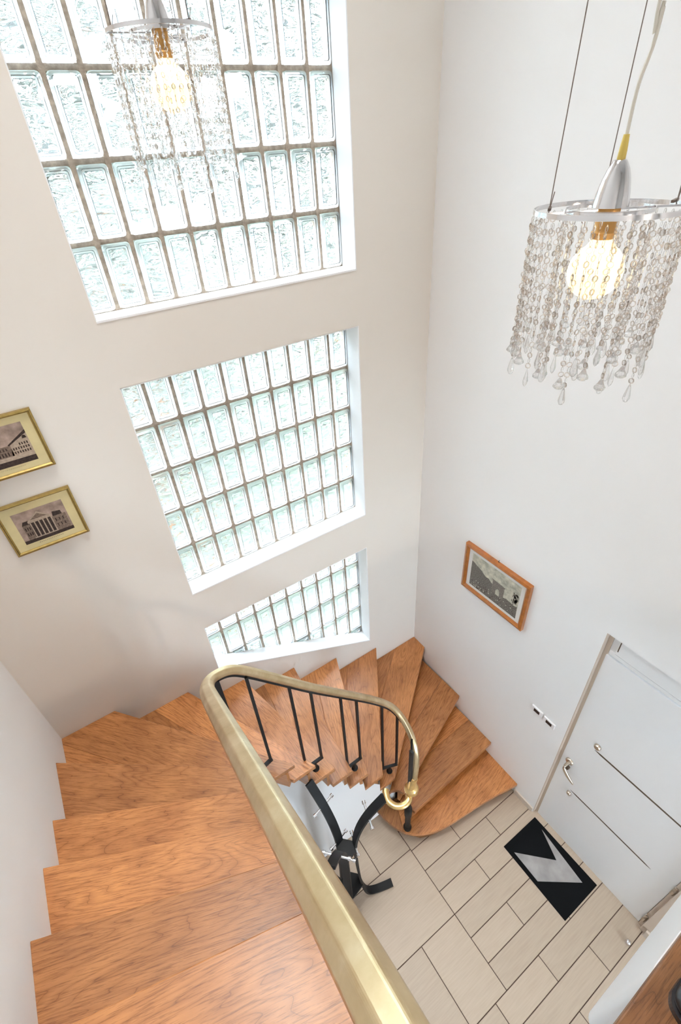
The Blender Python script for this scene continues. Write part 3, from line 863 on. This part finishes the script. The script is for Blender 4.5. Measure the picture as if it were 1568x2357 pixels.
def art_street(mb, w_, h, z):
    rect(mb, -w_, -h, w_, h, z, 0); z -= .0003
    rect(mb, -w_, -h, w_, -h*.72, z, 1)
    rect(mb, -w_, -h*.72, w_, -h*.52, z, 3)
    rect(mb, -w_, -h*.52, w_*.30, h*.02, z, 2)
    flat(mb, [(-w_*.5, h*.02), (-w_*.05, h*.02), (-w_*.12, h*.2), (-w_*.28, h*.3), (-w_*.44, h*.2)], z, 1)
    flat(mb, [(w_*.22, -h*.52), (w_, -h*.52), (w_, h*.42), (w_*.32, h*.02)], z, 3)
    flat(mb, [(w_*.26, h*.0), (w_, h*.45), (w_, h*.60), (w_*.22, h*.05)], z-.0003, 1)
    flat(mb, [(w_*.80, h*.2), (w_*.96, h*.2), (w_*.94, h*.32), (w_*.88, h*.36), (w_*.82, h*.32)], z-.0003, 1)
    for i in range(7):
        for j in range(3):
            if j < 2 or i > 2: rect(mb, w_*.34+i*w_*.09, -h*.46+j*h*.19, w_*.385+i*w_*.09, -h*.34+j*h*.19, z-.0003, 1)
    for i in range(11):
        rect(mb, -w_*.95+i*w_*.105, -h*.48, -w_*.90+i*w_*.105, -h*.28, z-.0003, 1)
        rect(mb, -w_*.95+i*w_*.105, -h*.20, -w_*.91+i*w_*.105, -h*.06, z-.0003, 1)
    for i in range(14): rect(mb, -w_*.5+i*w_*.072, -h*1.13, -w_*.46+i*w_*.072, -h*1.10, z+.0006, 2)
def art_arch(mb, w_, h, z):
    rnd = random.Random(3)
    rect(mb, -w_, -h, w_, h, z, 4); z -= .0003
    # hill with trees at the left
    top = [(-w_ + i*w_*.11, (-.05 + .55*max(0, 1-i/9.0) + .10*rnd.random())*h) for i in range(19)]
    top = [(x, y if i < 11 else (-.32+.08*rnd.random())*h) for i, (x, y) in enumerate(top)]
    flat(mb, [(-w_, -h)] + [(min(x, w_), y) for x, y in top] + [(w_, -h)], z, 5)
    z -= .0003
    flat(mb, [(-w_*.06, -h*.45), (w_*.42, -h*.45), (w_*.42, h*.22), (w_*.46, h*.30), (-w_*.10, h*.34), (-w_*.06, h*.2)], z, 6)
    flat(mb, [(w_*.10, -h*.45), (w_*.26, -h*.45), (w_*.26, -h*.20), (w_*.21, -h*.08), (w_*.15, -h*.08), (w_*.10, -h*.2)], z-.0003, 4)
    # tree at the right
    for i in range(26):
        x, y = w_*(.74+.2*rnd.random()), h*(-.2+.62*rnd.random()); s_a = w_*(.02+.03*rnd.random())
        flat(mb, [(x-s_a, y), (x, y-s_a*1.3), (x+s_a, y), (x, y+s_a*1.3)], z, 5)
    rect(mb, w_*.80, -h*.6, w_*.825, h*.2, z, 5)
    # stones and figures along the foreground
    for i in range(70):
        x, y = w_*(-.95+1.9*rnd.random()), h*(-.95+.5*rnd.random()); s_a = w_*(.012+.02*rnd.random())
        flat(mb, [(x-s_a, y), (x, y-s_a*.8), (x+s_a, y), (x, y+s_a)], z-.0003, 4 if i % 2 else 1)
frame_pic('picture_frame', 'gilt-framed engraving of a columned temple front, lower of two on the wall', 'W', (-2.2215, 3.173), .300, .252, (M_gold, M_golddark, M_mount), art_temple, group='gilt-framed prints on the window wall')
frame_pic('picture_frame', 'gilt-framed engraving of a street of houses, cut by the left picture edge', 'W', (-2.2265, 3.541), .300, .254, (M_gold, M_golddark, M_mount), art_street, group='gilt-framed prints on the window wall')
pa = frame_pic('picture_frame', 'orange wooden framed grey engraving of a ruined arch on the right wall', 'R', (-.762, 2.034), .532, .400, (M_orange, M_orangegold, M_mountw), art_arch, fw=.034, dp=.034, mount=.030)
t = MB(); t.tube([(-.006, -.762, 2.232), (-.012, -.762, 2.246), (-.006, -.762, 2.250)], .003, 6); part('hanger', t, M_black, pa)

# ------------------------------------------------------------------ chandeliers
def ring_link(mb, z, r0, ang, mi):
    # faceted ring link standing upright in the strand
    n_, k_ = 8, 4
    ca, sa = math.cos(ang), math.sin(ang)
    vs = []
    for i in range(n_):
        a = 2*PI*i/n_
        for j in range(k_):
            b = 2*PI*j/k_ + PI/4
            rr = r0 + .0010*math.cos(b)
            u, v, t_ = rr*math.cos(a), rr*math.sin(a), .0014*math.sin(b)
            vs.append((u*ca - t_*sa, u*sa + t_*ca, z+v))
    fs = [(i*k_+j, ((i+1) % n_)*k_+j, ((i+1) % n_)*k_+(j+1) % k_, i*k_+(j+1) % k_) for i in range(n_) for j in range(k_)]
    mb.add(vs, fs, mi)
def disc(mb, z, r0, ang, mi):
    ca, sa = math.cos(ang), math.sin(ang); n_ = 8; vs = []
    for t_ in (-.0016, .0016):
        for i in range(n_):
            a = 2*PI*(i+.5)/n_; u, v = r0*.86*math.cos(a), r0*.86*math.sin(a)
            vs.append((u*ca - t_*sa, u*sa + t_*ca, z+v))
    mb.add(vs, [list(range(n_))[::-1], list(range(n_, 2*n_))] + [(i, (i+1) % n_, n_+(i+1) % n_, n_+i) for i in range(n_)], mi)
def strand_mesh(n_, seed):
    rnd = random.Random(seed); mb = MB(); z = -.004
    for i in range(n_):
        ang = rnd.random()*PI
        mb.lathe([(.0006, z), (.0021, z-.0028), (.0021, z-.0078), (.0006, z-.0106)], 6, mi=0)
        z -= .0106 + .0044
        ring_link(mb, z, .0047, ang, 1)
        if rnd.random() < .35: disc(mb, z, .0047, ang, 0)
        z -= .0052
    me = mb.mesh('crystal_strand', [M_crystal, M_link])
    return me, z
STR = {}
for n_ in range(8, 15):
    for s in range(3): STR[(n_, s)] = strand_mesh(n_, n_*10+s)
d1 = MB(); d1.lathe([(.0010, 0), (.0035, -.003), (.0055, -.008), (.0098, -.0145), (.0102, -.0175), (.0070, -.0205), (.0006, -.022)], 10)
DROP_A = d1.mesh('bell_drop', [M_crystal])
d2 = MB(); d2.lathe([(.0008, 0), (.0026, -.010), (.0052, -.024), (.0040, -.031), (.0005, -.036)], 6)
DROP_B = d2.mesh('spear_drop', [M_crystal])
d3 = MB(); d3.lathe([(.0008, 0), (.0030, -.006), (.0062, -.022), (.0066, -.028), (.0040, -.034), (.0006, -.036)], 8)
DROP_C = d3.mesh('pear_drop', [M_crystal])
def chandelier(P, label, seed, wires):
    rnd = random.Random(seed)
    P = Vector(P)
    ch = thing('chandelier', label, 'chandelier', P, 'pair of crystal pendant lamps')
    def band(r0, h, nm):
        mb = MB(); n_ = 48; vs = []
        for k in range(n_):
            a = 2*PI*k/n_; c_, s_2 = math.cos(a), math.sin(a)
            for rr, zz in ((r0, -h/2), (r0+.0016, -h/2), (r0+.0016, h/2), (r0, h/2)): vs.append(P+Vector((rr*c_, rr*s_2, zz)))
        fs = [(k*4+j, ((k+1) % n_)*4+j, ((k+1) % n_)*4+(j+1) % 4, k*4+(j+1) % 4) for k in range(n_) for j in range(4)]
        mb.add(vs, fs); part(nm, mb, M_chrome, ch, smooth=30)
    band(.120, .0075, 'outer_ring'); band(.068, .006, 'inner_ring')
    for k in range(3):
        a = wires[k]; dv = Vector((math.cos(a), math.sin(a), 0))
        mb = MB(); mb.bar(P+dv*.02, P+dv*.12, .003, .003); part('spoke', mb, M_chrome, ch)
        mb = MB(); mb.tube([P+dv*.104, Vector((P.x, P.y, CEIL-.03))+dv*.045], .0009, 6)
        mb.tube([P+dv*.104+Vector((0, 0, .004)), P+dv*.104+Vector((.006, .002, .016)), P+dv*.104+Vector((.012, .004, .03))], .0008, 5)
        part('hanging_wire', mb, M_wire, ch)
        mb = MB(); mb.bar(P+dv*.100+Vector((-.006, 0, .006)), P+dv*.104+Vector((.006, .003, .008)), .005, .004); part('wire_clamp', mb, M_wire, ch)
    mb = MB(); mb.lathe([(.0285, .003), (.0275, .010), (.0255, .024), (.0215, .042), (.0165, .056), (.0105, .066), (.0085, .068)], 24, P)
    part('socket_cup', mb, M_chrome, ch, smooth=50)
    mb = MB(); mb.lathe([(.0065, .067), (.0062, .080), (.0045, .100)], 12, P); part('cord_sleeve', mb, M_cordy, ch, smooth=50)
    cp = catmull([P+Vector((0, 0, .098)), P+Vector((.004, .002, .16)), P+Vector((.014, -.002, .24)), P+Vector((.006, .004, .5)), Vector((P.x, P.y, CEIL-.03))], 6)
    mb = MB(); mb.tube(cp, .0026, 8); part('power_cord', mb, M_cord, ch, smooth=60)
    mb = MB(); mb.lathe([(.05, CEIL-P.z-.03), (.055, CEIL-P.z-.02), (.055, CEIL-P.z)], 24, P); part('ceiling_rose', mb, M_chrome, ch, smooth=40)
    mb = MB(); mb.lathe([(.018, .004), (.018, -.030), (.021, -.034), (.016, -.046)], 16, P); part('lamp_holder', mb, M_holder, ch, smooth=40)
    mb = MB()
    prof = [(.014, -.040), (.020, -.050)] + [(.047*math.sin(t_), -.096+.047*math.cos(t_)) for t_ in [math.radians(x) for x in range(30, 181, 15)]]
    prof[-1] = (.0005, prof[-1][1])
    mb.lathe(prof, 24, P); part('light_bulb', mb, M_bulb, ch, smooth=80)
    def strand(a, r0, n_):
        me, zb = STR[(n_, rnd.randrange(3))]
        Mx = Matrix.Translation(P+Vector((r0*math.cos(a), r0*math.sin(a), -.004))) @ Matrix.Rotation(rnd.random()*6.28, 4, 'Z') @ Matrix.Rotation(rnd.uniform(-.012, .012), 4, 'X')
        o = place('crystal_strand', me, ch, Mx)
        dm = rnd.choice((DROP_A, DROP_A, DROP_B, DROP_C, DROP_C))
        place('crystal_drop', dm, o, Mx @ Matrix.Translation((0, 0, zb-.001)))
    for k in range(44): strand(2*PI*k/44, .1208, (9, 12, 10, 11)[k % 4] + rnd.choice((0, 0, 1)))
    for k in range(18): strand(2*PI*k/18+.1, .0688, (10, 13, 11)[k % 3] + rnd.choice((0, 0, 1)))
    return ch
chandelier((-1.088, -1.611, 4.292), 'crystal pendant lamp hanging against the plain white wall', 5, (math.radians(150), math.radians(40), math.radians(-40)))
chandelier((-1.474, -.660, 4.636), 'crystal pendant lamp hanging in front of the topmost window', 6, (math.radians(170), math.radians(50), math.radians(-70)))

# ------------------------------------------------------------------ shoe on the landing
def shoe(x, y, z):
    s = thing('shoe', 'black leather shoe toe at the bottom right picture corner', 'shoe', (x, y-.13, z))
    secs = [(0, .018, .018), (.010, .036, .030), (.03, .046, .040), (.07, .052, .050), (.11, .050, .062), (.15, .042, .085), (.20, .038, .098), (.25, .040, .100), (.275, .034, .092), (.285, .02, .06)]
    mb = MB(); n_ = 14; vs = []
    for (d, hw2, ht) in secs:
        for k in range(n_):
            a = 2*PI*k/n_
            cx = math.cos(a); sz = math.sin(a)
            vs.append((x+hw2*math.copysign(abs(cx)**.7, cx), y-d, z+.012+ht*(.5+.5*math.copysign(abs(sz)**.75, sz))))
    fs = [(j*n_+k, j*n_+(k+1) % n_, (j+1)*n_+(k+1) % n_, (j+1)*n_+k) for j in range(len(secs)-1) for k in range(n_)] + [list(range(n_)), [(len(secs)-1)*n_+k for k in range(n_)]]
    mb.add(vs, fs); o = part('upper', mb, M_shoe, s, smooth=180)
    sb = o.modifiers.new('subdivision', 'SUBSURF'); sb.levels = 2; sb.render_levels = 2
    mb = MB(); pts = [(q.x, q.y) for q in catmull([(x-hw2*1.06, y-d+.003, 0) for d, hw2, _ in secs] + [(x+hw2*1.06, y-d+.003, 0) for d, hw2, _ in secs[::-1]], 4)]
    mb.prism(pts, z, z+.02); part('sole', mb, M_rocker, s)
shoe(-1.332, -2.338, 2.88)

# ------------------------------------------------------------------ outdoors behind the glass
g = MB(); g.box((-14, .21, -.12), (14, 4.4, -.05))
struct('paving_outside', g, M_paving, 'grey paving outside the glass block windows', 'paving')
g = MB(); g.box((-30, 4.4, -.12), (30, 40, -.06))
struct('lawn_outside', g, M_lawn, 'green lawn outside seen blurred through the glass blocks', 'lawn')
TREES = ((-3.6, 7.0, 1.7, 6.6, 'slim added tree left of the others outside the glass'), (-.4, 9.0, 2.0, 8.2, 'tall added tree straight behind the glass block windows'),
         (2.8, 6.8, 1.9, 6.9, 'middle-sized added tree right of the tallest one outside'), (6.6, 10, 2.6, 8.6, 'largest added tree far right outside the glass blocks'), (-7.5, 11, 2.6, 8.0, 'large added tree far left outside the glass blocks'),
         (-1.0, 5.2, 1.0, 4.6, 'young added tree nearest to the glass block windows'))
for i, (x, y, r0, h, lab) in enumerate(TREES):  # trees added so the glass blocks show dark patches against the sky
    rnd = random.Random(i+11)
    tr = thing('added_tree', lab, 'tree', (x, y, -.06), 'trees added outside the windows')
    mb = MB(); mb.lathe([(.14, -.06), (.10, h*.4), (.05, h*.8)], 10, (x, y, 0)); part('trunk', mb, M_wooddark, tr, smooth=60)
    bm = bmesh.new()
    for j in range(80):
        a = rnd.random()*2*PI; rr = r0*math.sqrt(rnd.random()); zz = h*(.14+.82*rnd.random())
        rr *= 1 - .55*abs(zz/h-.55)
        ret = bmesh.ops.create_icosphere(bm, subdivisions=2, radius=1.0)
        sx = r0*rnd.uniform(.12, .30)
        for v in ret['verts']:
            k = sx*rnd.uniform(.75, 1.2)
            v.co = Vector((x+rr*math.cos(a)+v.co.x*k, y+rr*math.sin(a)+v.co.y*k, zz+v.co.z*k*.7))
    bm.transform(Matrix.Translation((-x, -y, .06)))
    me = bpy.data.meshes.new('foliage'); bm.to_mesh(me); bm.free(); me.materials.append(M_hedge)
    place('foliage', me, tr)
